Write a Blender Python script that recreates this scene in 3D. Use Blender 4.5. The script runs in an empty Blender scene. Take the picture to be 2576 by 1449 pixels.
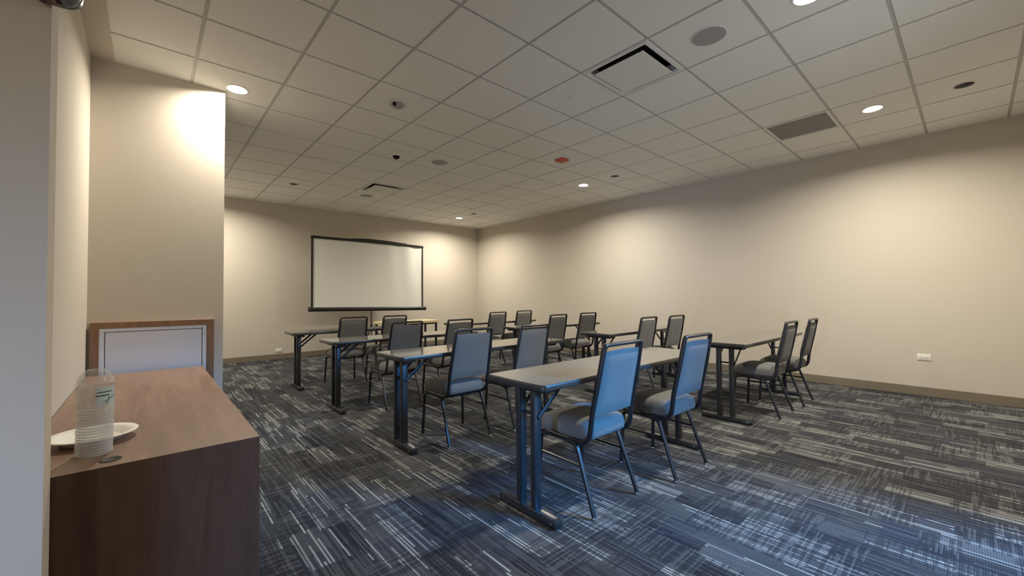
import bpy, bmesh, math, random
from mathutils import Vector, Matrix
random.seed(7)
S = bpy.context.scene
COL = S.collection
PI = math.pi

# ------------------------------------------------------------------ camera
F_PX, YAW, PITCH, ROLL, CAM_Z = 1030.97, 0.7263, 0.0217, -0.0066, 1.19
fw = Vector((math.sin(YAW) * math.cos(PITCH), math.cos(YAW) * math.cos(PITCH), math.sin(PITCH)))
r0 = Vector((math.cos(YAW), -math.sin(YAW), 0))
u0 = r0.cross(fw)
rv = math.cos(ROLL) * r0 + math.sin(ROLL) * u0
uv = -math.sin(ROLL) * r0 + math.cos(ROLL) * u0
cd = bpy.data.cameras.new('camera')
cd.sensor_fit = 'HORIZONTAL'
cd.sensor_width = 36.0
cd.lens = 36.0 * F_PX / 2576.0
cd.clip_start = 0.02
cam = bpy.data.objects.new('camera', cd)
COL.objects.link(cam)
cam.matrix_world = Matrix(((rv.x, uv.x, -fw.x, 0), (rv.y, uv.y, -fw.y, 0), (rv.z, uv.z, -fw.z, CAM_Z), (0, 0, 0, 1)))
S.camera = cam

# ------------------------------------------------------------------ world, daylight, exposure
w = bpy.data.worlds.new('world')
S.world = w
w.use_nodes = True
w.node_tree.nodes['Background'].inputs[0].default_value = (0.50, 0.66, 1.0, 1)
w.node_tree.nodes['Background'].inputs[1].default_value = 0.25
# daylight from the tall window of the lobby, entering the room through the wide doorway behind the camera
ld = bpy.data.lights.new('lobby_daylight', 'AREA')
ld.shape = 'RECTANGLE'
ld.size, ld.size_y = 2.0, 1.5
ld.energy = 1600
ld.color = (0.05, 0.40, 1.0)
lo = bpy.data.objects.new('lobby_daylight', ld)
COL.objects.link(lo)
lo.location = (4.9, -4.6, 3.6)
lo.rotation_euler = (Vector((2.0, 1.4, 0.6)) - lo.location).to_track_quat('-Z', 'Y').to_euler()

# added fill lamp beyond the doorway, aimed up to brighten the ceiling
lb_ = bpy.data.lights.new('ceiling_fill', 'AREA')
lb_.shape = 'RECTANGLE'
lb_.size, lb_.size_y = 3.2, 2.4
lb_.energy = 120
lb_.color = (0.92, 0.96, 1.0)
lo = bpy.data.objects.new('ceiling_fill', lb_)
COL.objects.link(lo)
lo.location = (2.9, -2.9, 0.03)
lo.rotation_euler = (math.pi, 0, 0)

# cool daylight through the small side window of the entrance niche, left of the camera
ls_ = bpy.data.lights.new('side_window_daylight', 'AREA')
ls_.shape = 'RECTANGLE'
ls_.size, ls_.size_y = 1.2, 0.7
ls_.energy = 260
ls_.color = (0.36, 0.58, 1.0)
lo = bpy.data.objects.new('side_window_daylight', ls_)
COL.objects.link(lo)
lo.location = (-4.5, 0.0, 0.42)
lo.rotation_euler = Vector((1, 0.44, 0)).to_track_quat('-Z', 'Z').to_euler()

DOWNLIGHT_W = 68.0
DOWNLIGHT_C = (1.0, 0.915, 0.755)
vs = S.view_settings
vs.view_transform = 'Standard'
vs.look = 'None'
vs.exposure = 0.0
vs.gamma = 1.0
vs.use_curve_mapping = False
S.display_settings.display_device = 'sRGB'
S.cycles.use_denoising = True
S.cycles.max_bounces = 10
S.cycles.diffuse_bounces = 6
S.cycles.glossy_bounces = 4
S.cycles.transparent_max_bounces = 24
S.cycles.sample_clamp_indirect = 6.0

# ------------------------------------------------------------------ room numbers
ZC = 3.0665                      # ceiling
XR, YF = 6.806, 9.076            # right wall, far wall
XL = -0.345                      # wall beside the credenza
YS, XS = 4.46, 0.505             # face and free corner of the wall stub
YN, XN = 1.85, -0.228            # near wall end on the left
YB = -0.80                       # back wall, behind the camera
XLL = -2.6
GX, GY, T = 0.2655, 2.1522, 0.6096   # ceiling grid origin and pitch
CAB_Z = 0.62

# ------------------------------------------------------------------ node helpers
class NT:
    def __init__(s, name):
        s.m = bpy.data.materials.new(name)
        s.m.use_nodes = True
        s.t = s.m.node_tree
        s.b = s.t.nodes['Principled BSDF']
        s.out = s.t.nodes['Material Output']
    def n(s, kind, **kw):
        nd = s.t.nodes.new(kind)
        for k, v in kw.items():
            setattr(nd, k, v)
        return nd
    def put(s, sock, v):
        if isinstance(v, bpy.types.NodeSocket):
            s.t.links.new(v, sock)
        elif v is not None:
            sock.default_value = v
    def math(s, op, a, b=None, c=None, clamp=False):
        nd = s.n('ShaderNodeMath', operation=op)
        nd.use_clamp = clamp
        for i, v in enumerate((a, b, c)):
            s.put(nd.inputs[i], v)
        return nd.outputs[0]
    def obj(s):
        return s.n('ShaderNodeTexCoord').outputs['Object']
    def xyz(s, v):
        nd = s.n('ShaderNodeSeparateXYZ')
        s.put(nd.inputs[0], v)
        return nd.outputs
    def comb(s, x, y, z=0.0):
        nd = s.n('ShaderNodeCombineXYZ')
        for i, v in enumerate((x, y, z)):
            s.put(nd.inputs[i], v)
        return nd.outputs[0]
    def white(s, v):
        nd = s.n('ShaderNodeTexWhiteNoise', noise_dimensions='3D')
        s.put(nd.inputs[0], v)
        return nd.outputs[0]
    def noise(s, v, scale, detail=2.0, rough=0.5, dist=0.0):
        nd = s.n('ShaderNodeTexNoise')
        s.put(nd.inputs['Vector'], v)
        nd.inputs['Scale'].default_value = scale
        nd.inputs['Detail'].default_value = detail
        nd.inputs['Roughness'].default_value = rough
        nd.inputs['Distortion'].default_value = dist
        return nd.outputs[0]
    def ramp(s, f, pts, interp='LINEAR'):
        nd = s.n('ShaderNodeValToRGB')
        nd.color_ramp.interpolation = interp
        e = nd.color_ramp.elements
        while len(e) < len(pts):
            e.new(0.5)
        for el, (p, c) in zip(e, pts):
            el.position = p
            el.color = c if len(c) == 4 else (*c, 1)
        s.put(nd.inputs[0], f)
        return nd.outputs[0]
    def mix(s, f, a, b, mode='MIX'):
        nd = s.n('ShaderNodeMix', data_type='RGBA', blend_type=mode)
        s.put(nd.inputs[0], f)
        s.put(nd.inputs[6], a if not isinstance(a, tuple) or len(a) == 4 else (*a, 1))
        s.put(nd.inputs[7], b if not isinstance(b, tuple) or len(b) == 4 else (*b, 1))
        return nd.outputs[2]
    def bump(s, h, strength=0.2, dist=0.01):
        nd = s.n('ShaderNodeBump')
        nd.inputs['Strength'].default_value = strength
        nd.inputs['Distance'].default_value = dist
        s.put(nd.inputs['Height'], h)
        s.t.links.new(nd.outputs[0], s.b.inputs['Normal'])
    def col(s, c):
        s.put(s.b.inputs['Base Color'], c if not isinstance(c, tuple) or len(c) == 4 else (*c, 1))
    def set(s, rough=None, metal=None, spec=None, coat=None):
        if rough is not None: s.put(s.b.inputs['Roughness'], rough)
        if metal is not None: s.b.inputs['Metallic'].default_value = metal
        if spec is not None: s.b.inputs['Specular IOR Level'].default_value = spec
        if coat is not None: s.b.inputs['Coat Weight'].default_value = coat
        return s.m

def paint(name, c, rough=0.9, spec=0.2, grain=0.03, scale=60, bump=0.0):
    k = NT(name)
    v = k.obj()
    f = k.noise(v, scale, 3)
    d = tuple(max(0, x * (1 - grain)) for x in c)
    l = tuple(min(1, x * (1 + grain)) for x in c)
    k.col(k.mix(f, d, l))
    if bump:
        k.bump(f, bump, 0.004)
    return k.set(rough=rough, spec=spec)

M = {}
M['wall'] = paint('wall_paint', (0.555, 0.508, 0.442), 0.92, 0.15, 0.02, 140, 0.06)
M['tile'] = paint('ceiling_tile', (0.79, 0.785, 0.745), 0.95, 0.1, 0.03, 220, 0.12)
M['tee'] = paint('ceiling_tee', (0.47, 0.46, 0.43), 0.6, 0.3, 0.02, 30)
M['base'] = paint('rubber_baseboard', (0.19, 0.16, 0.12), 0.6, 0.3, 0.04, 40)
M['black_metal'] = paint('black_metal', (0.016, 0.016, 0.018), 0.33, 0.5, 0.2, 90)
M['table_leg'] = paint('table_leg_metal', (0.022, 0.023, 0.026), 0.30, 0.55, 0.2, 70)
M['black_plastic'] = paint('black_plastic', (0.02, 0.02, 0.02), 0.4, 0.4, 0.2, 90)
M['edge'] = paint('table_edge', (0.035, 0.034, 0.034), 0.28, 0.5, 0.1, 90)
M['white_plastic'] = paint('white_plastic', (0.74, 0.72, 0.67), 0.4, 0.4, 0.02, 80)
M['slot'] = paint('dark_slot', (0.05, 0.045, 0.04), 0.6, 0.2, 0.05, 80)
M['void'] = paint('dark_void', (0.012, 0.012, 0.012), 0.9, 0.1, 0.1, 20)
M['plenum'] = paint('dark_plenum', (0.05, 0.05, 0.05), 0.9, 0.1, 0.3, 8)
M['baffle'] = paint('grey_baffle', (0.20, 0.19, 0.18), 0.5, 0.3, 0.1, 60)
M['grille'] = paint('speaker_grille', (0.36, 0.36, 0.35), 0.7, 0.2, 0.1, 900)
M['ret'] = paint('return_grille', (0.26, 0.25, 0.24), 0.7, 0.2, 0.1, 400)
M['diff'] = paint('diffuser_metal', (0.72, 0.71, 0.69), 0.5, 0.3, 0.02, 60)
M['red'] = paint('red_plastic', (0.62, 0.10, 0.045), 0.4, 0.4, 0.06, 60)
M['dark_red'] = paint('dark_red_lens', (0.10, 0.008, 0.015), 0.25, 0.5, 0.1, 60)
M['grey_housing'] = paint('grey_housing', (0.13, 0.13, 0.135), 0.4, 0.4, 0.05, 60)
M['hatch'] = paint('hatch_panel', (0.66, 0.69, 0.75), 0.6, 0.25, 0.01, 90)
M['hatch_line'] = paint('hatch_groove', (0.28, 0.28, 0.29), 0.7, 0.2, 0.02, 90)
M['maple'] = paint('pale_maple', (0.72, 0.60, 0.36), 0.5, 0.3, 0.06, 14)
M['glide'] = paint('chrome_glide', (0.75, 0.75, 0.75), 0.2, 0.5, 0.02, 90)
M['glide'].node_tree.nodes['Principled BSDF'].inputs['Metallic'].default_value = 1.0
M['plate'] = paint('plate_paper', (0.80, 0.77, 0.69), 0.6, 0.3, 0.02, 90)
M['screen'] = paint('screen_fabric', (0.87, 0.885, 0.84), 0.85, 0.1, 0.008, 400)
M['paper'] = paint('printed_paper', (0.50, 0.58, 0.56), 0.6, 0.3, 0.05, 60)
M['ink'] = paint('dark_ink', (0.05, 0.06, 0.05), 0.6, 0.2, 0.05, 60)
M['green'] = paint('green_print', (0.10, 0.15, 0.04), 0.6, 0.2, 0.05, 60)

def mat_fabric():
    k = NT('grey_upholstery')
    v = k.obj()
    x, y, z = k.xyz(v)
    weave = k.math('ADD', k.math('SINE', k.math('MULTIPLY', k.math('ADD', x, y), 1900)), k.math('SINE', k.math('MULTIPLY', k.math('ADD', z, y), 1700)))
    n = k.noise(v, 260, 2)
    big = k.noise(v, 9, 2)
    f = k.math('ADD', k.math('MULTIPLY', n, 0.7), k.math('MULTIPLY', big, 0.3))
    k.col(k.mix(f, (0.105, 0.105, 0.103), (0.155, 0.153, 0.149)))
    k.bump(k.math('ADD', weave, k.math('MULTIPLY', n, 2)), 0.15, 0.001)
    k.b.inputs['Sheen Weight'].default_value = 0.15
    return k.set(rough=0.75, spec=0.3)
M['fabric'] = mat_fabric()

def mat_laminate():
    k = NT('grey_laminate')
    v = k.obj()
    f = k.noise(v, 300, 3)
    c = k.noise(v, 5, 3)
    k.col(k.mix(k.math('ADD', k.math('MULTIPLY', f, 0.5), k.math('MULTIPLY', c, 0.5)), (0.135, 0.128, 0.116), (0.185, 0.176, 0.160)))
    k.set(rough=k.math('ADD', 0.05, k.math('MULTIPLY', c, 0.09)), spec=0.6)
    return k.m
M['laminate'] = mat_laminate()

def mat_wood(name, a, b, along='Y', rough=0.4):
    k = NT(name)
    v = k.obj()
    mp = k.n('ShaderNodeMapping')
    sc = {'X': (0.9, 9, 9), 'Y': (9, 0.9, 9), 'Z': (9, 9, 0.9)}[along]
    mp.inputs['Scale'].default_value = sc
    k.put(mp.inputs[0], v)
    big = k.noise(mp.outputs[0], 1.3, 4, 0.6, 0.6)
    fine = k.noise(mp.outputs[0], 9, 4, 0.7)
    f = k.math('ADD', k.math('MULTIPLY', big, 0.65), k.math('MULTIPLY', fine, 0.35))
    k.col(k.ramp(f, [(0.34, a), (0.66, b)]))
    return k.set(rough=rough, spec=0.35)
M['wood_lit'] = mat_wood('walnut_laminate_lit', (0.165, 0.098, 0.066), (0.270, 0.172, 0.122), 'Y', 0.42)  # credenza walnut lightened to stand for the downlight falling on its top
M['wood_shaded'] = mat_wood('walnut_laminate_shaded', (0.058, 0.032, 0.022), (0.098, 0.056, 0.038), 'Z', 0.5)  # same walnut, with the shade on the upright faces put into its colour
M['wood_frame'] = mat_wood('walnut_frame', (0.20, 0.11, 0.062), (0.29, 0.17, 0.10), 'Z', 0.5)

def mat_film(name, opac, tint=(0.9, 0.92, 0.9), rough=0.12):
    k = NT(name)
    tr = k.n('ShaderNodeBsdfTransparent')
    tr.inputs[0].default_value = (0.97, 0.97, 0.97, 1)
    k.col(tint)
    k.set(rough=rough, spec=0.6)
    lw = k.n('ShaderNodeLayerWeight')
    lw.inputs[0].default_value = 0.35
    f = k.math('ADD', opac, k.math('MULTIPLY', lw.outputs['Facing'], 0.35), clamp=True)
    mx = k.n('ShaderNodeMixShader')
    k.put(mx.inputs[0], f)
    k.t.links.new(tr.outputs[0], mx.inputs[1])
    k.t.links.new(k.b.outputs[0], mx.inputs[2])
    k.t.links.new(mx.outputs[0], k.out.inputs[0])
    return k.m
M['film'] = mat_film('clear_plastic_film', 0.36, (0.62, 0.64, 0.63))
M['lidp'] = mat_film('clear_plastic_lid', 0.32, (0.66, 0.67, 0.66))
M['dome'] = mat_film('clear_plastic_dome', 0.16, (0.75, 0.74, 0.73))
M['lens'] = mat_film('clear_lens', 0.35, (0.35, 0.36, 0.36), 0.08)

def mat_emit(name, c, s):
    k = NT(name)
    k.col((0.9, 0.9, 0.9))
    k.b.inputs['Emission Color'].default_value = (*c, 1)
    k.b.inputs['Emission Strength'].default_value = s
    return k.m
M['glow'] = mat_emit('lit_lamp_lens', (1.0, 0.90, 0.72), 18.0)

def mat_carpet():
    k = NT('patterned_carpet')
    x, y, z = k.xyz(k.obj())
    P = 0.0085
    fl = lambda a: k.math('FLOOR', a)
    mul = lambda a, b: k.math('MULTIPLY', a, b)
    add = lambda a, b: k.math('ADD', a, b)
    warp = k.n('ShaderNodeMapping')
    warp.inputs['Scale'].default_value = (1.0, 0.45, 1.0)
    k.put(warp.inputs[0], k.comb(x, y))
    low = k.noise(warp.outputs[0], 2.4, 3, 0.6, 0.4)
    # yarn rows along y
    ix = fl(k.math('DIVIDE', x, P))
    o1 = k.white(k.comb(ix, 3.1, 0.0))
    jy = fl(add(k.math('DIVIDE', y, 0.30), mul(o1, 9.0)))
    s1 = k.white(k.comb(ix, jy, 1.0))
    # yarn rows along x
    iy = fl(k.math('DIVIDE', y, P))
    o2 = k.white(k.comb(iy, 7.7, 0.0))
    jx = fl(add(k.math('DIVIDE', x, 0.17), mul(o2, 9.0)))
    s2 = k.white(k.comb(iy, jx, 2.0))
    # staggered rectangular patches, long along y
    bx = fl(k.math('DIVIDE', x, 0.135))
    ob = k.white(k.comb(bx, 11.0, 0.0))
    by = fl(add(k.math('DIVIDE', y, 0.36), mul(ob, 5.0)))
    b1 = k.white(k.comb(bx, by, 3.0))
    # squarer patches that carry the cross rows
    cx = fl(add(k.math('DIVIDE', x, 0.20), 0.37))
    oc = k.white(k.comb(cx, 5.0, 0.0))
    cy = fl(add(k.math('DIVIDE', y, 0.15), mul(oc, 3.0)))
    b2 = k.white(k.comb(cx, cy, 4.0))
    v1 = add(mul(b1, 0.62), mul(low, 0.38))
    # charcoal ground, tone by patch
    base = k.ramp(v1, [(0.20, (0.022, 0.022, 0.025)), (0.42, (0.036, 0.036, 0.038)), (0.62, (0.060, 0.060, 0.060)), (0.80, (0.082, 0.081, 0.079))])
    base = k.mix(mul(k.math('GREATER_THAN', b2, 0.74), 0.55), base, (0.032, 0.032, 0.036))
    base = k.mix(mul(k.math('LESS_THAN', b2, 0.10), 0.5), base, (0.022, 0.023, 0.036))
    # thin grey rows everywhere
    thin = mul(k.math('MULTIPLY_ADD', s1, 1.4, -0.55, clamp=True), 0.55)
    c1 = k.mix(thin, base, (0.135, 0.133, 0.128))
    # clusters of pale yarns in some patches, rare single ones elsewhere
    dens = k.ramp(v1, [(0.36, (0.985, 0.985, 0.985)), (0.52, (0.93, 0.93, 0.93)), (0.66, (0.72, 0.72, 0.72)), (0.82, (0.60, 0.60, 0.60))])
    st = mul(k.math('GREATER_THAN', s1, k.math('MULTIPLY_ADD', dens, 1.25, -0.25)), k.math('MODULO', k.math('ABSOLUTE', ix), 2.0))
    light = k.mix(k.white(k.comb(ix, jy, 9.0)), (0.19, 0.188, 0.178), (0.42, 0.412, 0.355))
    c1 = k.mix(mul(st, 0.8), c1, light)
    # cross rows in chosen patches
    xs = mul(k.math('GREATER_THAN', s2, 0.74), k.math('GREATER_THAN', b2, 0.62))
    c1 = k.mix(mul(xs, 0.36), c1, (0.125, 0.123, 0.119))
    xd = mul(k.math('LESS_THAN', s2, 0.42), k.math('GREATER_THAN', b2, 0.46))
    c1 = k.mix(mul(xd, 0.55), c1, (0.026, 0.026, 0.029))
    # loop weave
    wx = k.math('SINE', mul(x, 2 * PI / P))
    wy = k.math('SINE', mul(y, 2 * PI / P))
    wv = k.math('MULTIPLY_ADD', mul(add(wx, wy), 0.5), 0.32, 0.84)
    fine = k.noise(k.comb(x, y), 420, 2)
    tone = mul(wv, k.math('MULTIPLY_ADD', fine, 0.8, 0.78))
    k.col(k.mix(1.0, c1, k.comb(mul(tone, 0.96), tone, mul(tone, 1.08)), 'MULTIPLY'))
    k.bump(add(mul(add(wx, wy), 0.25), fine), 0.35, 0.003)
    return k.set(rough=0.95, spec=0.08)
M['carpet'] = mat_carpet()

# ------------------------------------------------------------------ mesh helpers
def box(bm, x0, x1, y0, y1, z0, z1, bev=0.0, seg=2):
    vs_ = [bm.verts.new(p) for p in ((x0, y0, z0), (x1, y0, z0), (x1, y1, z0), (x0, y1, z0), (x0, y0, z1), (x1, y0, z1), (x1, y1, z1), (x0, y1, z1))]
    fs = [bm.faces.new([vs_[i] for i in q]) for q in ((0, 3, 2, 1), (4, 5, 6, 7), (0, 1, 5, 4), (1, 2, 6, 5), (2, 3, 7, 6), (3, 0, 4, 7))]
    if bev:
        es = {e for f in fs for e in f.edges}
        bmesh.ops.bevel(bm, geom=list(es), offset=bev, segments=seg, profile=0.5, affect='EDGES')
    return bm

def lathe(bm, prof, cx=0, cy=0, n=32, axis='Z', close_top=False, close_bot=False):
    rings = []
    for r, h in prof:
        ring = []
        for i in range(n):
            a = 2 * PI * i / n
            p = (cx + r * math.cos(a), cy + r * math.sin(a), h)
            ring.append(bm.verts.new(p))
        rings.append(ring)
    for a, b in zip(rings, rings[1:]):
        for i in range(n):
            j = (i + 1) % n
            bm.faces.new((a[i], a[j], b[j], b[i]))
    if close_bot: bm.faces.new(rings[0][::-1])
    if close_top: bm.faces.new(rings[-1])
    return bm

def tube(bm, pts, rx, ry=None, n=10, ref=(1, 0, 0), caps=True, sq=2.0):
    """sweep a (super)ellipse along pts; rx along ref-ish side axis, ry along the other"""
    ry = ry or rx
    pts = [Vector(p) for p in pts]
    rings = []
    for i, p in enumerate(pts):
        if i == 0: t = pts[1] - p
        elif i == len(pts) - 1: t = p - pts[i - 1]
        else: t = (pts[i + 1] - p).normalized() + (p - pts[i - 1]).normalized()
        t.normalize()
        a = Vector(ref) - t * t.dot(Vector(ref))
        if a.length < 1e-4:
            a = Vector((0, 1, 0)) - t * t.dot(Vector((0, 1, 0)))
        a.normalize()
        b = t.cross(a)
        ring = []
        for k in range(n):
            th = 2 * PI * (k + 0.5) / n
            c, s = math.cos(th), math.sin(th)
            c = math.copysign(abs(c) ** (2 / sq), c)
            s = math.copysign(abs(s) ** (2 / sq), s)
            ring.append(bm.verts.new(p + a * (rx * c) + b * (ry * s)))
        rings.append(ring)
    for a, b in zip(rings, rings[1:]):
        for k in range(n):
            j = (k + 1) % n
            bm.faces.new((a[k], a[j], b[j], b[k]))
    if caps:
        bm.faces.new(rings[0][::-1])
        bm.faces.new(rings[-1])
    return bm

def arc(p0, p1, p2, n=6):
    """quadratic curve through corner p1"""
    p0, p1, p2 = Vector(p0), Vector(p1), Vector(p2)
    return [p0 * (1 - t) ** 2 + p1 * 2 * t * (1 - t) + p2 * t * t for t in [i / n for i in range(n + 1)]]

def obj(name, bm, mat, parent=None, smooth=True, ang=35):
    bmesh.ops.recalc_face_normals(bm, faces=bm.faces[:])
    me = bpy.data.meshes.new(name)
    bm.to_mesh(me)
    bm.free()
    if smooth:
        for p in me.polygons: p.use_smooth = True
        try: me.set_sharp_from_angle(angle=math.radians(ang))
        except Exception: pass
    me.materials.append(mat)
    o = bpy.data.objects.new(name, me)
    COL.objects.link(o)
    if parent: o.parent = parent
    return o
NB = bmesh.new

def thing(name, label, cat, loc=(0, 0, 0), rz=0.0, group=None):
    o = bpy.data.objects.new(name, None)
    o.empty_display_size = 0.1
    COL.objects.link(o)
    o.location = loc
    o.rotation_euler = (0, 0, rz)
    return tag(o, label, cat, group)

def tag(o, label=None, cat=None, group=None, kind=None):
    if label: o['label'] = label
    if cat: o['category'] = cat
    if group: o['group'] = group
    if kind: o['kind'] = kind
    return o

def struct(name, bm, mat, parent=None, label=None, cat=None, smooth=False):
    o = obj(name, bm, mat, parent, smooth)
    if parent is None:
        tag(o, label, cat, None, 'structure')
    return o

def dup(root, loc, rz, label, group=None):
    r = root.copy()
    COL.objects.link(r)
    r.location = loc
    r.rotation_euler = (0, 0, rz)
    r['label'] = label
    if group: r['group'] = group
    for ch in list(root.children):
        c = ch.copy()
        COL.objects.link(c)
        c.parent = r
        for g in list(ch.children):
            d = g.copy()
            COL.objects.link(d)
            d.parent = c
    return r

# ------------------------------------------------------------------ setting
struct('floor', box(NB(), XLL - 0.1, XR + 0.1, -7.0, YF + 0.1, -0.05, 0.0), M['carpet'], label='dark patterned carpet with pale streaks', cat='floor')
struct('wall_right', box(NB(), XR, XR + 0.12, YB - 0.12, YF + 0.12, 0, ZC + 0.12), M['wall'], label='long greige wall on the right', cat='wall')
struct('wall_far', box(NB(), XL - 0.12, XR, YF, YF + 0.12, 0, ZC + 0.12), M['wall'], label='far greige wall behind the projection screen', cat='wall')
# stub with a free corner, runs back to the far wall
struct('wall_stub', box(NB(), XL, XS, YS, YS + 0.42, 0, ZC + 0.12), M['wall'], label='wall corner block behind the credenza', cat='wall')
struct('wall_left', box(NB(), XL - 0.12, XL, YN + 0.12, YF, 0, ZC + 0.12), M['wall'], label='wall beside the credenza', cat='wall')
struct('wall_near', box(NB(), XLL, XN, YN, YN + 0.12, 0, ZC + 0.12), M['wall'], label='near wall end at the left edge', cat='wall')
bm = NB()
box(bm, XLL - 0.12, XLL, YB - 0.12, 0.3, 0, ZC + 0.12)
box(bm, XLL - 0.12, XLL, 1.5, YN + 0.12, 0, ZC + 0.12)
box(bm, XLL - 0.12, XLL, 0.3, 1.5, 0.86, ZC + 0.12)
box(bm, XLL - 0.12, XLL, 0.3, 1.5, 0, 0.06)
struct('wall_side', bm, M['wall'], label='side wall behind the camera', cat='wall')
bm = NB()
DX0, DX1, DZ = 2.55, 3.55, 2.14
box(bm, XLL, DX0, YB - 0.12, YB, 0, ZC + 0.12)
box(bm, DX1, XR, YB - 0.12, YB, 0, ZC + 0.12)
box(bm, DX0, DX1, YB - 0.12, YB, DZ, ZC + 0.12)
struct('wall_back', bm, M['wall'], label='back wall with a wide doorway', cat='wall')
# drywall border along the credenza wall, just under the tiles
struct('trim_1', box(NB(), XL, -0.215, YN + 0.12, YS, ZC - 0.012, ZC + 0.05), M['wall'], label='narrow plaster border between ceiling tiles and left wall', cat='trim')
BH = 0.105
struct('baseboard_right', box(NB(), XR - 0.010, XR, YB, YF, 0, BH, 0.003, 1), M['base'], label='taupe baseboard along the right wall', cat='baseboard')
struct('baseboard_far', box(NB(), XL, XR - 0.010, YF - 0.010, YF, 0, BH, 0.003, 1), M['base'], label='taupe baseboard along the far wall', cat='baseboard')
struct('baseboard_stub', box(NB(), XS, XS + 0.010, YS, YS + 0.42, 0, BH, 0.003, 1), M['base'], label='taupe baseboard along the side of the wall block', cat='baseboard')

# ceiling: tiles with real openings, hung in a tee grid
holes = {}        # (a,b) -> (cx, cy, r)
skip = set()
def cell(x, y):
    return (math.floor((x - GX) / T), math.floor((y - GY) / T))

LIT = [(0.580, 4.345), (3.080, 0.650), (5.455, 0.640), (5.470, 4.330), (5.490, 8.050), (0.60, 8.05), (-2.20, -0.45)]
OFF = [(1.772, 7.374), (5.472, 7.439), (5.438, 3.682), (5.465, 0.019)]
for (x, y) in LIT: holes[cell(x, y)] = (x, y, 0.078)
for (x, y) in OFF: holes[cell(x, y)] = (x, y, 0.066)
DIFF = [(4, -1), (4, 7)]
RET = [(8, -2)]
for c in DIFF + RET: skip.add(c)

bm = NB()
a0, a1 = math.floor((XLL - GX) / T), math.ceil((XR - GX) / T)
b0, b1 = math.floor((YB - GY) / T), math.ceil((YF - GY) / T)
TW = 0.012      # half width of a tee
for a in range(a0, a1):
    for b in range(b0, b1):
        if (a, b) in skip: continue
        x0, x1 = max(GX + a * T + TW, XLL), min(GX + (a + 1) * T - TW, XR)
        y0, y1 = max(GY + b * T + TW, YB), min(GY + (b + 1) * T - TW, YF)
        if x1 - x0 < 0.01 or y1 - y0 < 0.01: continue
        if (a, b) in holes:
            cx, cy, r = holes[(a, b)]
            angs = [2 * PI * i / 40 for i in range(40)]
            for px in (x0, x1):
                for py in (y0, y1):
                    angs.append(math.atan2(py - cy, px - cx) % (2 * PI))
            angs = sorted(set(angs))
            inn, out = [], []
            for t in angs:
                c, s = math.cos(t), math.sin(t)
                k = min((x1 - cx) / c if c > 1e-9 else ((x0 - cx) / c if c < -1e-9 else 1e9), (y1 - cy) / s if s > 1e-9 else ((y0 - cy) / s if s < -1e-9 else 1e9))
                inn.append(bm.verts.new((cx + r * c, cy + r * s, ZC)))
                out.append(bm.verts.new((cx + k * c, cy + k * s, ZC)))
            n = len(angs)
            for i in range(n):
                j = (i + 1) % n
                bm.faces.new((inn[i], inn[j], out[j], out[i]))
            ex = bm.verts
        else:
            bm.faces.new([bm.verts.new(p) for p in ((x0, y0, ZC), (x0, y1, ZC), (x1, y1, ZC), (x1, y0, ZC))])
        # the tile's rim drops to the tee flange
        for (p, q) in (((x0, y0), (x1, y0)), ((x1, y0), (x1, y1)), ((x1, y1), (x0, y1)), ((x0, y1), (x0, y0))):
            bm.faces.new([bm.verts.new(v) for v in ((*p, ZC), (*q, ZC), (*q, ZC + 0.008), (*p, ZC + 0.008))])
ceiling = struct('ceiling', bm, M['tile'], label='white lay-in tile ceiling', cat='ceiling')
bm = NB()
for a in range(a0, a1 + 1):
    x = GX + a * T
    if XLL < x < XR: box(bm, x - TW, x + TW, YB, YF, ZC + 0.003, ZC + 0.03)
for b in range(b0, b1 + 1):
    y = GY + b * T
    if YB < y < YF: box(bm, XLL, XR, y - TW, y + TW, ZC + 0.004, ZC + 0.028)
obj('ceiling_grid', bm, M['tee'], ceiling, False)
obj('ceiling_deck', box(NB(), XLL, XR, YB - 0.12, YF, ZC + 0.30, ZC + 0.36), M['void'], ceiling, False)

# framed low hatch on the stub face
d1 = thing('door_1', 'low white hatch panel in a brown wooden frame behind the credenza', 'hatch', (0, YS, 0))
tag(d1, kind='structure')
HX0, HX1, HZ = -0.325, 0.435, 1.013
bm = NB()
box(bm, HX0, HX0 + 0.047, -0.045, 0, 0.0, HZ)
box(bm, HX1 - 0.050, HX1, -0.045, 0, 0.0, HZ)
box(bm, HX0 + 0.047, HX1 - 0.050, -0.045, 0, HZ - 0.045, HZ)
obj('frame', bm, M['wood_frame'], d1, False)
px0, px1, pz1 = HX0 + 0.047, HX1 - 0.050, HZ - 0.045
bm = NB()
box(bm, px0, px0 + 0.030, -0.040, 0, 0.02, pz1, 0.003, 1)
box(bm, px1 - 0.030, px1, -0.040, 0, 0.02, pz1, 0.003, 1)
box(bm, px0 + 0.030, px1 - 0.030, -0.040, 0, pz1 - 0.028, pz1, 0.003, 1)
obj('panel_border', bm, M['hatch'], d1, False)
obj('panel_groove', box(NB(), px0 + 0.030, px1 - 0.030, -0.028, 0, 0.02, pz1 - 0.028), M['hatch_line'], d1, False)
obj('panel', box(NB(), px0 + 0.036, px1 - 0.036, -0.037, -0.02, 0.02, pz1 - 0.034, 0.002, 1), M['hatch'], d1, False)

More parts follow.
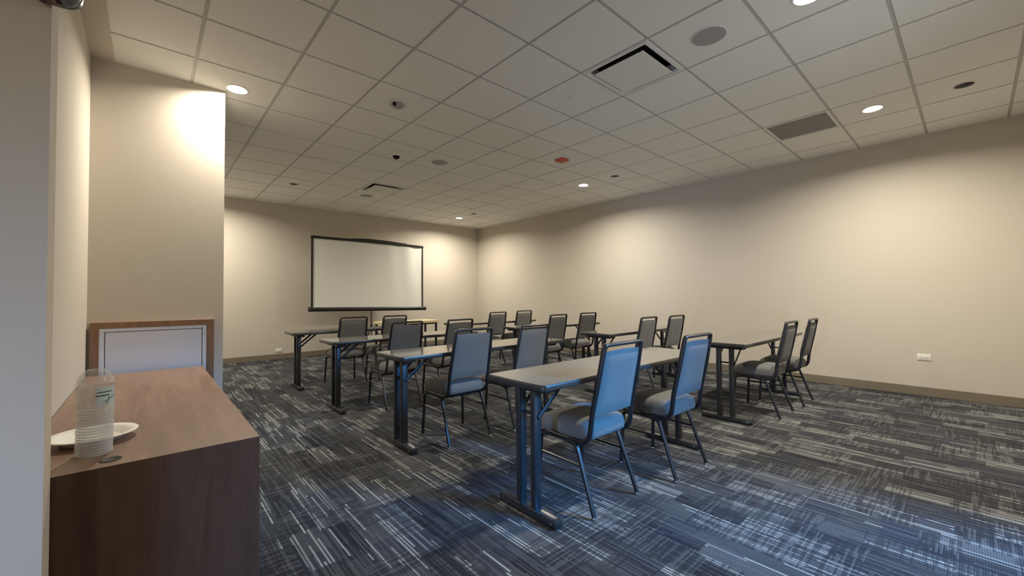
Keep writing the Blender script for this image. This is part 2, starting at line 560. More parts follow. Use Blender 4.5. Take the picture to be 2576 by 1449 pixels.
# ------------------------------------------------------------------ ceiling fittings
def downlight(x, y, lit, label, r, dim=1.0):
    t = thing('recessed_downlight' if lit else 'unlit_downlight', label, 'ceiling light', (x, y, ZC), 0, 'lit recessed downlights' if lit else 'unlit recessed downlights')
    obj('trim_ring', lathe(NB(), [(r - 0.002, 0.004), (r - 0.001, -0.004), (r + 0.012, -0.004), (r + 0.014, 0.0)], n=40), M['white_plastic'], t)
    if lit:
        obj('reflector', lathe(NB(), [(r - 0.002, 0.0), (r - 0.012, 0.03), (r - 0.014, 0.034)], n=40), M['diff'], t)
        obj('lens', lathe(NB(), [(r - 0.013, 0.030), (0.03, 0.026), (0.001, 0.025)], n=40), M['glow'], t)
        l = bpy.data.lights.new('downlight_lamp', 'AREA')
        l.shape = 'DISK'
        l.size = 2 * (r - 0.014)
        l.energy = DOWNLIGHT_W * dim
        l.color = DOWNLIGHT_C
        l.spread = math.radians(160)
        lo_ = bpy.data.objects.new('downlight_lamp', l)
        COL.objects.link(lo_)
        lo_.parent = t
        lo_.location = (0, 0, 0.002)
    else:
        obj('baffle', lathe(NB(), [(r - 0.002, 0.0), (r - 0.012, 0.05), (r - 0.02, 0.09), (0.001, 0.09)], n=32), M['baffle'], t)
    return t
for (x, y), lb in zip(LIT, [
        'lit downlight in the tile beside the corner of the wall block',
        'lit downlight cut off by the top edge, near the large ceiling speaker',
        'lit downlight beside the grey return grille near the right wall',
        'lit downlight halfway along the right wall, past the red alarm',
        'farthest lit downlight, in the corner by the far wall',
        'lit downlight hidden behind the wall block, washing the far wall',
        'lit downlight over the entrance niche, above the frame']):
    downlight(x, y, True, lb, 0.078, 0.80 if y == 4.345 else (0.6 if y < 0 else 1.0))
for (x, y), lb in zip(OFF, [
        'unlit dark downlight at the far left of the ceiling, left of the small diffuser',
        'unlit dark downlight nearest the far corner of the ceiling',
        'unlit downlight just right of the lit one halfway along the right wall',
        'unlit dark downlight at the upper right edge of the ceiling']):
    downlight(x, y, False, lb, 0.066)

def speaker(x, y, label):
    t = thing('ceiling_speaker', label, 'ceiling speaker', (x, y, ZC), 0, 'round ceiling speakers')
    obj('grille', lathe(NB(), [(0.112, -0.001), (0.110, -0.006), (0.06, -0.009), (0.001, -0.010)], n=48), M['grille'], t)
    obj('rim', lathe(NB(), [(0.112, 0.0), (0.112, -0.007), (0.120, -0.005), (0.122, 0.0)], n=48), M['diff'], t)
speaker(3.010, 1.232, 'large round grey ceiling speaker in the tile next to the big air diffuser')
speaker(3.010, 4.883, 'round grey ceiling speaker in the middle of the ceiling')
speaker(2.980, 7.358, 'farthest round ceiling speaker, just past the small diffuser')

def diffuser(a, b, label):
    t = thing('air_diffuser', label, 'air vent', (GX + (a + 0.5) * T, GY + (b + 0.5) * T, ZC), 0, 'square plaque air diffusers')
    h = T / 2 - 0.008
    i = 0.246
    bm = NB()
    def ring(x, z): return [bm.verts.new(p) for p in ((-x, -x, z), (x, -x, z), (x, x, z), (-x, x, z))]
    rr = [ring(h, 0.004), ring(h - 0.004, -0.008), ring(h - 0.028, -0.010), ring(i + 0.008, 0.004), ring(i + 0.004, 0.060)]
    for p, q in zip(rr, rr[1:]):
        for k in range(4):
            bm.faces.new((p[k], p[(k + 1) % 4], q[(k + 1) % 4], q[k]))
    obj('frame', bm, M['diff'], t, False)
    bm = NB()
    rr = [ring(i + 0.006, 0.050), ring(i + 0.006, 0.16)]
    for k in range(4):
        bm.faces.new((rr[0][k], rr[0][(k + 1) % 4], rr[1][(k + 1) % 4], rr[1][k]))
    bm.faces.new(rr[1])
    obj('plenum', bm, M['plenum'], t, False)
    obj('plaque', box(NB(), -0.226, 0.226, -0.226, 0.226, -0.022, -0.016, 0.002, 1), M['diff'], t, False)
    for sx in (-0.15, 0.15):
        for sy in (-0.15, 0.15):
            obj('hanger', box(NB(), sx - 0.006, sx + 0.006, sy - 0.006, sy + 0.006, -0.017, 0.155), M['void'], t, False)
diffuser(4, -1, 'large square air diffuser near the top centre, dark gap around its plaque')
diffuser(4, 7, 'small far square air diffuser above the projection screen')

t = thing('return_grille', 'flat grey perforated return grille beside the lit downlight', 'air vent', (GX + 8.5 * T, GY - 1.5 * T, ZC))
obj('face', box(NB(), -T / 2 + 0.035, T / 2 - 0.035, -T / 2 + 0.035, T / 2 - 0.035, 0.0, 0.01), M['ret'], t, False)
bm = NB()
h, i = T / 2 - 0.010, T / 2 - 0.035
box(bm, -h, h, -h, -i, -0.003, 0.012)
box(bm, -h, h, i, h, -0.003, 0.012)
box(bm, -h, -i, -i, i, -0.003, 0.012)
box(bm, i, h, -i, i, -0.003, 0.012)
obj('frame', bm, M['diff'], t, False)

t = thing('occupancy_sensor', 'round ceiling sensor with a black lens at its left edge', 'sensor', (1.796, 3.679, ZC))
obj('cover', lathe(NB(), [(0.062, 0.0), (0.060, -0.012), (0.045, -0.026), (0.001, -0.028)], n=32), M['grille'], t)
bm = NB()
bmesh.ops.create_uvsphere(bm, u_segments=16, v_segments=10, radius=0.018, matrix=Matrix.Translation((-0.045, -0.028, -0.016)))
obj('lens', bm, M['void'], t)
t = thing('dome_camera', 'small white ceiling dome with dark underside, nearer the screen', 'sensor', (2.405, 4.963, ZC))
obj('base', lathe(NB(), [(0.062, 0.0), (0.060, -0.016), (0.046, -0.034)], n=32), M['white_plastic'], t)
obj('dome', lathe(NB(), [(0.046, -0.034), (0.040, -0.052), (0.022, -0.066), (0.001, -0.069)], n=32), M['void'], t)

def sprinkler(x, y, label):
    t = thing('sprinkler_cover', label, 'sprinkler', (x, y, ZC), 0, 'concealed sprinkler covers')
    obj('plate', lathe(NB(), [(0.040, 0.0), (0.040, -0.008), (0.036, -0.011), (0.001, -0.012)], n=28), M['white_plastic'], t)
    obj('collar', lathe(NB(), [(0.046, 0.0), (0.045, -0.003), (0.040, -0.003)], n=28), M['diff'], t)
sprinkler(3.000, 2.470, 'small white sprinkler cover beside the big air diffuser')
sprinkler(2.964, 4.295, 'small white sprinkler cover near the middle ceiling speaker')
sprinkler(5.470, 6.154, 'farthest small white sprinkler cover, toward the far corner')
sprinkler(5.472, 2.463, 'small white sprinkler cover near the right wall, left of the grey return grille')

t = thing('fire_alarm', 'square red fire alarm mounted on the ceiling tiles', 'alarm', (4.222, 3.704, ZC))
obj('body', box(NB(), -0.068, 0.068, -0.068, 0.068, -0.030, 0.0, 0.008, 2), M['red'], t)
obj('lens', box(NB(), -0.018, 0.018, -0.030, 0.030, -0.038, -0.028, 0.005, 2), M['lens'], t)

# strobe on the near wall end, cut by the top edge
t = thing('wall_strobe', 'dark red and clear alarm strobe on the near wall at the top left', 'alarm', (-0.220, YN, 2.152))
bm = NB()
tube(bm, [(0, 0, 0), (0, -0.012, 0), (0, -0.020, 0)], 0.060, 0.062, n=28, ref=(1, 0, 0), sq=3.0)
obj('back_plate', bm, M['grey_housing'], t)
bm = NB()
tube(bm, [(-0.018, -0.02, 0.0), (-0.018, -0.045, 0.0), (-0.018, -0.062, 0.0), (-0.018, -0.068, 0.0)], 0.034, 0.074, n=28, ref=(1, 0, 0), sq=2.4)
obj('red_lens', bm, M['dark_red'], t)
bm = NB()
bmesh.ops.create_uvsphere(bm, u_segments=24, v_segments=14, radius=1.0, matrix=Matrix.Translation((0.030, -0.045, 0.0)) @ Matrix.Diagonal((0.032, 0.036, 0.072, 1)))
obj('clear_lens', bm, M['lens'], t)
bm = NB()
tube(bm, [(0.030, -0.045, -0.045), (0.030, -0.045, 0.045)], 0.006, n=10)
obj('flash_tube', bm, M['glide'], t)

# ------------------------------------------------------------------ wall outlets
def outlet(loc, rz, label):
    t = thing('wall_outlet', label, 'outlet', loc, rz, 'white wall outlets')
    obj('plate', box(NB(), -0.058, 0.058, -0.008, 0, -0.037, 0.037, 0.004, 2), M['white_plastic'], t)
    for s in (-0.021, 0.021):
        bm = NB()
        tube(bm, [(s, -0.007, 0), (s, -0.011, 0)], 0.0165, 0.0145, n=20, ref=(1, 0, 0), sq=3)
        f = obj('receptacle', bm, M['white_plastic'], t)
        bm = NB()
        for dz in (-0.006, 0.006):
            box(bm, s - 0.005, s + 0.004, -0.0116, -0.0105, dz - 0.001, dz + 0.001)
        box(bm, s + 0.007, s + 0.010, -0.0116, -0.0105, -0.002, 0.002)
        obj('slots', bm, M['slot'], f, False)
outlet((XR, 0.400, 0.452), -PI / 2, 'white outlet plate on the right wall above the baseboard')
outlet((1.930, YF, 0.170), 0, 'white outlet plate low on the far wall, left of the tables')

# ------------------------------------------------------------------ credenza and what stands on it
t = thing('credenza', 'low walnut laminate credenza along the left wall', 'cabinet', (0, 0, 0))
CX0, CX1, CY0, CY1 = XL + 0.006, 0.352, 1.976, 4.375
wt = obj('worktop', box(NB(), CX0, CX1, CY0, CY1, CAB_Z - 0.028, CAB_Z), M['wood_lit'], t, False)
wt.data.materials.append(M['wood_shaded'])
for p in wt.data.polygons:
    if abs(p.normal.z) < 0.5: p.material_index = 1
obj('end_panel', box(NB(), CX0, CX1, CY0, CY0 + 0.024, 0.0, CAB_Z - 0.028), M['wood_shaded'], t, False)
obj('carcass', box(NB(), CX0 + 0.005, CX1 - 0.028, CY0 + 0.024, CY1 - 0.004, 0.05, CAB_Z - 0.028), M['wood_shaded'], t, False)
obj('toe_kick', box(NB(), CX0 + 0.02, CX1 - 0.06, CY0 + 0.024, CY1 - 0.02, 0.0, 0.05), M['void'], t, False)
nd = 4
for i in range(nd):
    ya = CY0 + 0.03 + i * (CY1 - CY0 - 0.04) / nd
    yb = CY0 + 0.03 + (i + 1) * (CY1 - CY0 - 0.04) / nd - 0.004
    d = obj('door', box(NB(), CX1 - 0.027, CX1 - 0.006, ya, yb, 0.055, CAB_Z - 0.032, 0.001, 1), M['wood_shaded'], t, False)
bm = lathe(NB(), [(0.030, 0.0), (0.030, 0.002), (0.025, 0.0025), (0.023, 0.0012), (0.001, 0.0012)], -0.093, 2.052, 28)
for v in bm.verts: v.co.z += CAB_Z
obj('cable_grommet', bm, M['slot'], t)['label'] = 'dark round cable grommet'

t = thing('serving_plate', 'shallow cream plate on the credenza behind the stack of lids', 'plate', (-0.160, 2.378, CAB_Z))
obj('dish', lathe(NB(), [(0.001, 0.005), (0.080, 0.005), (0.090, 0.008), (0.104, 0.024), (0.134, 0.032), (0.136, 0.030), (0.134, 0.027), (0.106, 0.019), (0.090, 0.001), (0.001, 0.001)], n=64), M['plate'], t, ang=60)

SX, SY, SR = -0.143, 2.172, 0.050
G = 'nested clear plastic dome lids on the credenza'
L0 = 'clear plastic dome lid nested in the tall stack on the credenza'
def lid_prof(r):
    return [(r - 0.002, 0.002), (r, 0.0), (r + 0.0012, 0.003), (r, 0.0065), (r - 0.004, 0.007), (r - 0.0065, 0.0105), (r - 0.0085, 0.0125)]
lid0 = thing('clear_dome', L0, 'lid', (SX, SY, CAB_Z + 0.001), 0, G)
obj('rim', lathe(NB(), lid_prof(SR), n=40), M['lidp'], lid0)
NL = 17
for i in range(1, NL):
    dup(lid0, (SX + random.uniform(-0.0012, 0.0012) + 0.00012 * i, SY + random.uniform(-0.001, 0.001), CAB_Z + 0.001 + 0.0102 * i), random.uniform(0, 6), L0, G)
zt = CAB_Z + 0.001 + 0.0102 * NL
# printed film sleeve round the upper lids
t = thing('printed_sleeve', 'clear film sleeve with a pale printed label round the upper lids', 'packaging', (SX + 0.001, SY, zt))
bm = NB()
rings = []
for k in range(13):
    h = 0.078 * k / 12
    ring = []
    for q in range(64):
        th = 2 * PI * q / 64
        rr_ = SR + 0.0015 + 0.0016 * math.sin(5 * th + 40 * h) * math.sin(90 * h) + 0.0012 * math.sin(11 * th - 70 * h) - 0.004 * math.sin(PI * k / 12) ** 2
        ring.append(bm.verts.new((rr_ * math.cos(th), rr_ * math.sin(th), h)))
    rings.append(ring)
for p, q in zip(rings, rings[1:]):
    for k in range(64):
        bm.faces.new((p[k], p[(k + 1) % 64], q[(k + 1) % 64], q[k]))
obj('film', bm, M['film'], t, ang=80)
def wrap_patch(th0, th1, z0, z1, r, n=10):
    b = NB()
    lo_ = [b.verts.new((r * math.cos(th0 + (th1 - th0) * i / n), r * math.sin(th0 + (th1 - th0) * i / n), z0)) for i in range(n + 1)]
    hi_ = [b.verts.new((r * math.cos(th0 + (th1 - th0) * i / n), r * math.sin(th0 + (th1 - th0) * i / n), z1)) for i in range(n + 1)]
    lo2 = [b.verts.new(v.co * 1.0 - Vector((v.co.x, v.co.y, 0)).normalized() * 0.0004) for v in lo_]
    hi2 = [b.verts.new(v.co * 1.0 - Vector((v.co.x, v.co.y, 0)).normalized() * 0.0004) for v in hi_]
    for i in range(n):
        b.faces.new((lo_[i], lo_[i + 1], hi_[i + 1], hi_[i]))
        b.faces.new((lo2[i + 1], lo2[i], hi2[i], hi2[i + 1]))
        b.faces.new((hi_[i], hi_[i + 1], hi2[i + 1], hi2[i]))
        b.faces.new((lo_[i + 1], lo_[i], lo2[i], lo2[i + 1]))
    return b
lab = obj('label', wrap_patch(-1.45, -0.25, 0.008, 0.072, SR + 0.0025), M['paper'], t)
obj('printed_line', wrap_patch(-1.45, -0.6, 0.055, 0.058, SR + 0.0030), M['ink'], lab)
obj('printed_line', wrap_patch(-1.50, -0.75, 0.042, 0.046, SR + 0.0030), M['ink'], lab)
bm = NB()
def on(th, z): return (math.cos(th) * (SR + 0.0032), math.sin(th) * (SR + 0.0032), z)
tube(bm, [on(-1.10, 0.020), on(-0.85, 0.025), on(-0.62, 0.033), on(-0.45, 0.038)], 0.0012, 0.0012, n=6)
tube(bm, [on(-0.92, 0.013), on(-0.82, 0.026), on(-0.76, 0.038)], 0.0010, 0.0010, n=6)
obj('twig_print', bm, M['green'], lab)
t = thing('clear_dome', 'topmost clear dome lid with a flat open top, crowning the stack', 'lid', (SX + 0.001, SY, zt + 0.079), 0, G)
obj('dome', lathe(NB(), [(SR + 0.001, 0.0), (SR + 0.0045, 0.004), (SR + 0.0045, 0.009), (SR + 0.001, 0.011), (SR - 0.001, 0.022), (SR - 0.008, 0.038), (SR - 0.018, 0.050), (0.026, 0.056), (0.024, 0.0575), (0.013, 0.0570)], n=48), M['dome'], t, ang=60)

# ------------------------------------------------------------------ training tables
TL, TD, TZ = 1.83, 0.457, 0.745
def make_table(label):
    t = thing('training_table', label, 'table', group='long narrow folding tables')
    def rounded(bm, x0, x1, y0, y1, z0, z1, r, n=6):
        pts = []
        for (cx, cy, s) in ((x1 - r, y1 - r, 0), (x0 + r, y1 - r, 1), (x0 + r, y0 + r, 2), (x1 - r, y0 + r, 3)):
            for i in range(n + 1):
                a = s * PI / 2 + i * PI / 2 / n
                pts.append((cx + r * math.cos(a), cy + r * math.sin(a)))
        lo_ = [bm.verts.new((*p, z0)) for p in pts]
        hi_ = [bm.verts.new((*p, z1)) for p in pts]
        m = len(pts)
        for i in range(m):
            bm.faces.new((lo_[i], lo_[(i + 1) % m], hi_[(i + 1) % m], hi_[i]))
        bm.faces.new(lo_[::-1])
        top = bm.faces.new(hi_)
        return top
    bm = NB()
    top = rounded(bm, 0.004, TL - 0.004, 0.004, TD - 0.004, -0.016, 0.0, 0.022)
    tt = obj('tabletop', bm, M['laminate'], t, ang=30)
    tt.location = (0, 0, TZ)
    bm = NB()
    # moulded black edge band: a rim swept round the top
    r = 0.026
    pts = []
    for (cx, cy, s) in ((TL - r, TD - r, 0), (r, TD - r, 1), (r, r, 2), (TL - r, r, 3)):
        for i in range(7):
            a = s * PI / 2 + i * PI / 12
            pts.append((cx + r * math.cos(a), cy + r * math.sin(a), math.cos(a), math.sin(a)))
    prof = [(-0.006, -0.0005), (-0.003, -0.0005), (0.0, -0.004), (0.001, -0.016), (0.0, -0.029), (-0.004, -0.033), (-0.02, -0.033)]
    rings = [[bm.verts.new((p[0] + d * p[2], p[1] + d * p[3], z)) for p in pts] for d, z in prof]
    m = len(pts)
    for p, q in zip(rings, rings[1:]):
        for i in range(m):
            bm.faces.new((p[i], p[(i + 1) % m], q[(i + 1) % m], q[i]))
    eb = obj('edge_band', bm, M['edge'], tt, ang=40)
    obj('underside', box(NB(), 0.02, TL - 0.02, 0.02, TD - 0.02, TZ - 0.030, TZ - 0.016), M['black_plastic'], t, False)
    for s in (0, 1):
        X = 0.108 if s == 0 else TL - 0.108
        inn = 1 if s == 0 else -1
        for yc in (TD / 2 - 0.058, TD / 2 + 0.058):
            l = obj('leg', box(NB(), X - 0.026, X + 0.026, yc - 0.018, yc + 0.018, 0.036, TZ - 0.055, 0.006, 2), M['table_leg'], t)
            obj('collar', box(NB(), X - 0.031, X + 0.031, yc - 0.023, yc + 0.023, 0.036, 0.048, 0.003, 1), M['black_metal'], l)
        ft = obj('foot', box(NB(), X - 0.029, X + 0.029, 0.004, TD - 0.004, 0.004, 0.044, 0.007, 2), M['table_leg'], t)
        for yy in (0.035, TD - 0.035):
            obj('rivet', tube(NB(), [(X - 0.031, yy, 0.024), (X + 0.031, yy, 0.024)], 0.006, n=12, ref=(0, 1, 0)), M['glide'], ft)
        for yy in (0.03, TD - 0.03):
            obj('glide_pad', lathe(NB(), [(0.016, 0.0), (0.016, 0.005)], X, yy, 14, close_top=True, close_bot=True), M['black_plastic'], ft)
        obj('bracket', box(NB(), X - 0.045, X + 0.045, 0.055, TD - 0.055, TZ - 0.060, TZ - 0.030, 0.006, 1), M['table_leg'], t)
        bm = NB()
        tube(bm, [(X, TD / 2 - 0.082, 0.535), (X + inn * 0.215, TD / 2 - 0.082, TZ - 0.034)], 0.005, 0.011, n=8, ref=(0, 1, 0), sq=3)
        obj('brace', bm, M['table_leg'], t)
        bm = NB()
        tube(bm, [(X, TD / 2 + 0.082, 0.535), (X + inn * 0.215, TD / 2 + 0.082, TZ - 0.034)], 0.005, 0.011, n=8, ref=(0, 1, 0), sq=3)
        obj('brace', bm, M['table_leg'], t)
        bm = NB()
        tube(bm, [(X, TD / 2 - 0.06, 0.55), (X, TD / 2 + 0.06, 0.55)], 0.007, n=8)
        obj('cross_pin', bm, M['black_metal'], t)
    return t

TABLES = [
    ('T1', 1.475, 1.425, 0.0, 'long narrow grey table nearest the camera, with the two blue-lit chairs'),
    ('T2', 1.410, 2.830, 0.0, 'grey table second from the front in the left column, mirroring the chair backs before it'),
    ('T3', 1.395, 4.290, 0.0, 'grey table third from the front in the left column, below the projection screen'),
    ('T4', 1.385, 5.760, 0.0, 'rearmost grey table of the left column, nearest the projection screen'),
    ('T6', 4.035, 1.365, 0.0, 'front grey table of the right column, in front of the right wall'),
    ('T5', 4.035, 2.820, 0.0, 'grey table second from the front in the right column'),
    ('T7', 3.990, 4.270, 0.0, 'grey table third from the front in the right column'),
    ('T8', 3.850, 5.680, 0.0, 'rearmost grey table of the right column, near the far corner'),
]
t0 = None
for key, x, y, rz, lb in TABLES:
    if t0 is None:
        t0 = make_table(lb)
        t0.location = (x, y, 0)
    else:
        dup(t0, (x, y, 0), rz, lb, 'long narrow folding tables')

# ------------------------------------------------------------------ banquet chairs (origin between the feet, front toward +y)
def make_chair(label):
    t = thing('banquet_chair', label, 'chair', group='padded banquet chairs at the tables')
    hw = 0.181           # post centre at the top, half width
    hb = 0.196           # post centre at the seat
    # inverted-U back frame whose posts bend forward under the seat
    left = [(-hb, 0.185, 0.385), (-hb, 0.02, 0.380), (-hb, -0.100, 0.382)] + arc((-hb, -0.110, 0.383), (-hb, -0.168, 0.388), (-hb + 0.001, -0.178, 0.450), 7)
    left += [(-hb + 0.003, -0.190, 0.55), (-hb + 0.007, -0.232, 0.74)]
    left += arc((-hw, -0.262, 0.900), (-hw, -0.267, 0.927), (-hw + 0.020, -0.267, 0.927), 5)
    right = [(-p[0], p[1], p[2]) for p in reversed([tuple(v) for v in left])]
    bm = NB()
    pts = [Vector(p) for p in left] + [Vector(p) for p in right]
    # side axis: keep the section flat in the fore-aft direction
    rings = []
    n = 12
    for i, p in enumerate(pts):
        tn = (pts[min(i + 1, len(pts) - 1)] - pts[max(i - 1, 0)]).normalized()
        # in-plane normal of the U (x-z plane tilted)
        fa = Vector((0, 1, 0.12)).normalized() if p.z > 0.5 else None
        if fa is None:
            sx = Vector((1, 0, 0))
            fa = tn.cross(sx).normalized()
        fa = (fa - tn * tn.dot(fa)).normalized()
        sd = tn.cross(fa)
        if i and rings:
            prev = rings[-1][1]
            if prev.dot(fa) < 0: fa, sd = -fa, -sd
        ring = []
        for k in range(n):
            th = 2 * PI * (k + 0.5) / n
            c, s = math.cos(th), math.sin(th)
            c = math.copysign(abs(c) ** 0.7, c)
            s = math.copysign(abs(s) ** 0.7, s)
            ring.append(bm.verts.new(p + fa * (0.0145 * c) + sd * (0.0105 * s)))
        rings.append((ring, fa))
    for (a, _), (b, _) in zip(rings, rings[1:]):
        for k in range(n):
            bm.faces.new((a[k], a[(k + 1) % n], b[(k + 1) % n], b[k]))
    bm.faces.new(rings[0][0][::-1])
    bm.faces.new(rings[-1][0])
    obj('back_frame', bm, M['black_metal'], t, ang=60)
    # seat rails front and rear
    bm = NB()
    tube(bm, [(-hb, 0.180, 0.385), (hb, 0.180, 0.385)], 0.012, 0.012, n=10, ref=(0, 1, 0), sq=3)
    tube(bm, [(-hb, -0.085, 0.368), (hb, -0.085, 0.368)], 0.012, 0.010, n=10, ref=(0, 1, 0), sq=3)
    obj('seat_rail', bm, M['black_metal'], t)
    for sx in (-1, 1):
        # front leg bends down from the seat rail
        bm = NB()
        p = [(sx * hb, 0.140, 0.372)] + arc((sx * hb, 0.155, 0.372), (sx * (hb + 0.002), 0.188, 0.372), (sx * (hb + 0.003), 0.190, 0.330), 5) + [(sx * 0.210, 0.205, 0.012)]
        tube(bm, p, 0.0115, 0.0115, n=10, ref=(1, 0, 0), sq=3)
        l = obj('leg', bm, M['black_metal'], t)
        obj('glide', lathe(NB(), [(0.012, 0.0), (0.013, 0.005), (0.010, 0.014)], sx * 0.210, 0.205, 14, close_bot=True, close_top=True), M['glide'], l)
        bm = NB()
        p = [(sx * hb, -0.02, 0.370)] + arc((sx * hb, -0.050, 0.370), (sx * (hb + 0.001), -0.082, 0.368), (sx * (hb + 0.002), -0.098, 0.325), 5) + [(sx * 0.211, -0.210, 0.012)]
        tube(bm, p, 0.0115, 0.0115, n=10, ref=(1, 0, 0), sq=3)
        l = obj('leg', bm, M['black_metal'], t)
        obj('glide', lathe(NB(), [(0.012, 0.0), (0.013, 0.005), (0.010, 0.014)], sx * 0.211, -0.210, 14, close_bot=True, close_top=True), M['glide'], l)
        bm = NB()
        tube(bm, [(sx * 0.201, 0.194, 0.262), (sx * 0.201, -0.122, 0.255)], 0.008, 0.008, n=8, ref=(1, 0, 0))
        obj('stretcher', bm, M['black_metal'], t)
    # seat cushion: rounded box with a crown and a rolled front
    bm = NB()
    nx, ny = 14, 14
    def seat_pt(u, v, top):
        # u,v in -1..1 ; squircle footprint
        x = 0.212 * u
        y0_, y1_ = -0.168, 0.222
        y = y0_ + (y1_ - y0_) * (v + 1) / 2
        e = max(abs(u), abs(v))
        return x, y, e
    def ringpts(sc, z, rr):
        pts = []
        hx, y0_, y1_ = 0.212 * 1.0 - sc, -0.168 + sc, 0.222 - sc
        for (cx, cy, q) in ((hx - rr, y1_ - rr, 0), (-hx + rr, y1_ - rr, 1), (-hx + rr, y0_ + rr, 2), (hx - rr, y0_ + rr, 3)):
            for i in range(7):
                a = q * PI / 2 + i * PI / 12
                x, y = cx + rr * math.cos(a), cy + rr * math.sin(a)
                # sides narrow slightly to the rear
                x *= 1.0 - 0.10 * max(0, (0.05 - y)) / 0.22
                # side flanks swell
                pts.append(bm.verts.new((x, y, z - (0.012 * max(0, y - 0.12) / 0.10 if z > 0.44 else 0))))
        return pts
    lv = [(0.012, 0.396, 0.05), (0.004, 0.402, 0.055), (0.0, 0.418, 0.06), (0.001, 0.444, 0.06), (0.007, 0.466, 0.06), (0.020, 0.482, 0.06), (0.042, 0.492, 0.06), (0.080, 0.498, 0.055), (0.130, 0.501, 0.04)]
    rg = [ringpts(*l) for l in lv]
    for a, b in zip(rg, rg[1:]):
        m = len(a)
        for i in range(m):
            bm.faces.new((a[i], a[(i + 1) % m], b[(i + 1) % m], b[i]))
    bm.faces.new(rg[0][::-1])
    bm.faces.new(rg[-1])
    obj('seat', bm, M['fabric'], t, ang=70)
    # back pad between the posts, padded front, flatter rear
    bm = NB()
    rows = 12
    cols = 10
    z0, z1 = 0.528, 0.888
    fr, bk = [], []
    for j in range(rows + 1):
        v = j / rows
        z = z0 + (z1 - z0) * v
        yc = -0.186 + (-0.262 + 0.186) * ((z - 0.53) / 0.37) ** 1.05 if z > 0.53 else -0.186
        hwz = (hb - 0.008) + ((hw - 0.004) - (hb - 0.008)) * v
        f_, b_ = [], []
        for i in range(cols + 1):
            u = -1 + 2 * i / cols
            edge = (1 - abs(u) ** 6) * (1 - abs(2 * v - 1) ** 8)
            x = u * hwz
            crown = 0.006 * (1 - u * u) if v > 0.95 else 0.0
            f_.append(bm.verts.new((x, yc + 0.006 + 0.026 * max(edge, 0) ** 0.5, z + crown)))
            b_.append(bm.verts.new((x, yc - 0.002 - 0.012 * max(edge, 0) ** 0.5, z + crown)))
        fr.append(f_)
        bk.append(b_)
    for j in range(rows):
        for i in range(cols):
            bm.faces.new((fr[j][i], fr[j][i + 1], fr[j + 1][i + 1], fr[j + 1][i]))
            bm.faces.new((bk[j][i + 1], bk[j][i], bk[j + 1][i], bk[j + 1][i + 1]))
    for i in range(cols):
        bm.faces.new((fr[0][i + 1], fr[0][i], bk[0][i], bk[0][i + 1]))
        bm.faces.new((fr[rows][i], fr[rows][i + 1], bk[rows][i + 1], bk[rows][i]))
    for j in range(rows):
        bm.faces.new((fr[j][0], fr[j + 1][0], bk[j + 1][0], bk[j][0]))
        bm.faces.new((fr[j + 1][cols], fr[j][cols], bk[j][cols], bk[j + 1][cols]))
    obj('backrest', bm, M['fabric'], t, ang=60)
    return t

# x of the back rail, y of the rear feet, turn in degrees
CH = [
    (1.997, 1.365, 0.3, 'grey padded chair nearest the camera, its back lit bright blue'),
    (2.739, 1.277, -1.2, 'grey padded chair with a paler blue-lit back, right seat of the nearest table'),
    (2.002, 2.775, 0.5, 'left grey chair at the second table of the left column'),
    (2.660, 2.735, 2.0, 'right grey chair at the second table of the left column, behind the nearest tabletop'),
    (2.085, 4.095, 2.5, 'left grey chair at the third table of the left column'),
    (2.755, 4.070, 4.5, 'right grey chair at the third table of the left column'),
    (2.075, 5.595, 2.5, 'left grey chair at the rearmost table of the left column, below the screen'),
    (2.668, 5.595, 4.5, 'right grey chair at the rearmost table of the left column, before the pale wooden table'),
    (4.700, 1.240, 0.5, 'left grey chair at the front table of the right column'),
    (5.375, 1.210, 2.5, 'rightmost grey chair, nearest the right wall'),
    (4.594, 2.700, 1.2, 'left grey chair at the second table of the right column'),
    (5.205, 2.650, -1.0, 'right grey chair at the second table of the right column'),
    (4.440, 4.040, 2.5, 'left grey chair at the third table of the right column'),
    (5.220, 4.110, -2.2, 'right grey chair at the third table of the right column'),
    (4.490, 5.470, 2.0, 'left grey chair at the rearmost table of the right column'),
    (5.255, 5.625, 0.0, 'right grey chair at the rearmost table of the right column, close to the far corner'),
]
c0 = None
for x, yr, deg, lb in CH:
    a = math.radians(deg)
    loc = (x + math.sin(a) * -0.26, yr + 0.21, 0)
    if c0 is None:
        c0 = make_chair(lb)
        c0.location = loc
        c0.rotation_euler = (0, 0, a)
    else:
        dup(c0, loc, a, lb, 'padded banquet chairs at the tables')

# ------------------------------------------------------------------ tripod projection screen
SYY = 8.50
t = thing('projection_screen', 'white pull-up projection screen with black edges on a tripod', 'projection screen', (3.565, SYY, 0))
SW0, SW1, SZ0, SZ1 = -1.205, 1.200, 0.955, 2.375
bm = NB()
nu, nv = 60, 16
g = []
for j in range(nv + 1):
    row = []
    for i in range(nu + 1):
        u, v = i / nu, j / nv
        rip = 0.010 * max(0, u - 0.45) * math.sin(u * 34 + v * 1.5) * (0.4 + v)
        row.append(bm.verts.new((SW0 + (SW1 - SW0) * u, -0.012 + rip, SZ0 + (SZ1 - SZ0) * v - 0.012 * u * v)))
    g.append(row)
for j in range(nv):
    for i in range(nu):
        bm.faces.new((g[j][i], g[j][i + 1], g[j + 1][i + 1], g[j + 1][i]))
ret = bmesh.ops.extrude_face_region(bm, geom=bm.faces[:])
for v in [e for e in ret['geom'] if isinstance(e, bmesh.types.BMVert)]: v.co.y += 0.002
obj('screen_fabric', bm, M['screen'], t, ang=60)
for x0, x1 in ((SW0 - 0.008, SW0 + 0.026), (SW1 - 0.020, SW1 + 0.008)):
    obj('side_border', box(NB(), x0, x1, -0.020, 0.004, SZ0, SZ1 - 0.005), M['black_plastic'], t, False)
bm = NB()
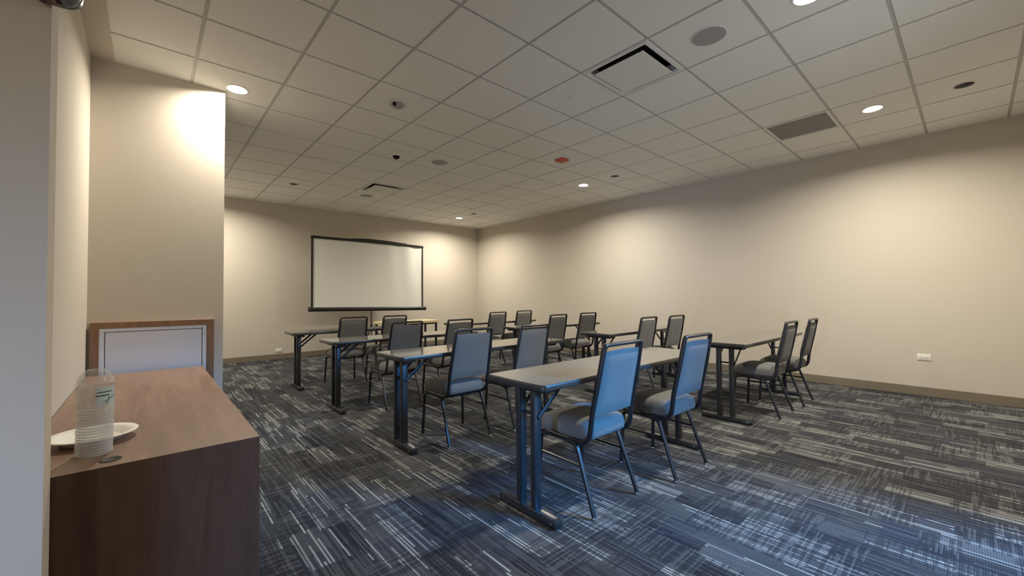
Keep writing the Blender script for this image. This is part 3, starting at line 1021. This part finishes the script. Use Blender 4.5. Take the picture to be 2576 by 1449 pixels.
tube(bm, [(SW0 - 0.045, 0, 0.972), (SW0 - 0.04, 0, 0.972), (SW1 + 0.065, 0, 0.938), (SW1 + 0.07, 0, 0.938)], 0.042, 0.042, n=18, ref=(0, 1, 0), sq=2.4)
hs = obj('roller_housing', bm, M['black_plastic'], t)
bm = NB()
for s in (0, 1):
    x = SW0 - 0.045 if s == 0 else SW1 + 0.07
    z = 0.972 if s == 0 else 0.938
    tube(bm, [(x - 0.006, 0, z), (x + 0.006, 0, z)], 0.046, n=18, ref=(0, 1, 0))
obj('end_cap', bm, M['black_metal'], hs)
bm = NB()
tube(bm, [(SW0 - 0.015, -0.01, 2.383), (-0.3, -0.01, 2.380), (0.0, -0.01, 2.378), (SW1 + 0.012, -0.01, 2.366)], 0.022, 0.026, n=12, ref=(0, 1, 0), sq=3)
tube(bm, [(-0.45, -0.01, 2.395), (-0.1, -0.01, 2.418), (0.35, -0.01, 2.410), (0.8, -0.01, 2.385)], 0.016, 0.022, n=12, ref=(0, 1, 0), sq=3)
obj('top_bar', bm, M['black_plastic'], t)
bm = NB()
tube(bm, [(0, 0.035, 0.34), (0, 0.035, 2.44)], 0.016, 0.016, n=12, sq=3)
obj('post', bm, M['grey_housing'], t)
bm = NB()
tube(bm, [(0, 0.030, 2.43), (0, 0.0, 2.445), (0, -0.012, 2.425)], 0.006, n=8)
obj('hook', bm, M['black_metal'], t)
bm = NB()
tube(bm, [(0, 0.035, 0.50), (0, 0.035, 0.62)], 0.030, n=14)
tube(bm, [(0, 0.035, 0.33), (0, 0.035, 0.38)], 0.024, n=14)
obj('tripod_hub', bm, M['black_plastic'], t)
for k in range(3):
    a = PI / 2 + 0.15 + k * 2 * PI / 3
    dx, dy = math.cos(a), math.sin(a) * (0.62 if k == 0 else 1)
    bm = NB()
    tube(bm, [(0.025 * dx, 0.035 + 0.025 * dy, 0.57), (0.48 * dx, 0.035 + 0.48 * dy, 0.012)], 0.010, 0.014, n=8, sq=3)
    l = obj('leg', bm, M['black_metal'], t)
    obj('foot_tip', lathe(NB(), [(0.014, 0.0), (0.016, 0.012), (0.012, 0.03)], 0.48 * dx, 0.035 + 0.48 * dy, 12, close_bot=True, close_top=True), M['black_plastic'], l)
    bm = NB()
    tube(bm, [(0.020 * dx, 0.035 + 0.020 * dy, 0.355), (0.26 * dx, 0.035 + 0.26 * dy, 0.282)], 0.006, 0.010, n=8, sq=3)
    obj('strut', bm, M['black_metal'], t)

# ------------------------------------------------------------------ pale wooden table by the screen
t = thing('side_table', 'pale wooden table with thin black legs, before the far wall', 'table', (3.225, 7.13, 0))
W_, D_, H_ = 1.14, 0.50, 0.738
obj('tabletop', box(NB(), 0, W_, 0, D_, H_ - 0.048, H_, 0.004, 1), M['maple'], t, False)
for x in (0.025, W_ - 0.060):
    for y in (0.02, D_ - 0.055):
        obj('leg', box(NB(), x, x + 0.036, y, y + 0.036, 0.0, H_ - 0.048, 0.003, 1), M['black_metal'], t, False)
obj('apron', box(NB(), 0.07, W_ - 0.07, 0.03, 0.045, H_ - 0.075, H_ - 0.048), M['black_metal'], t, False)
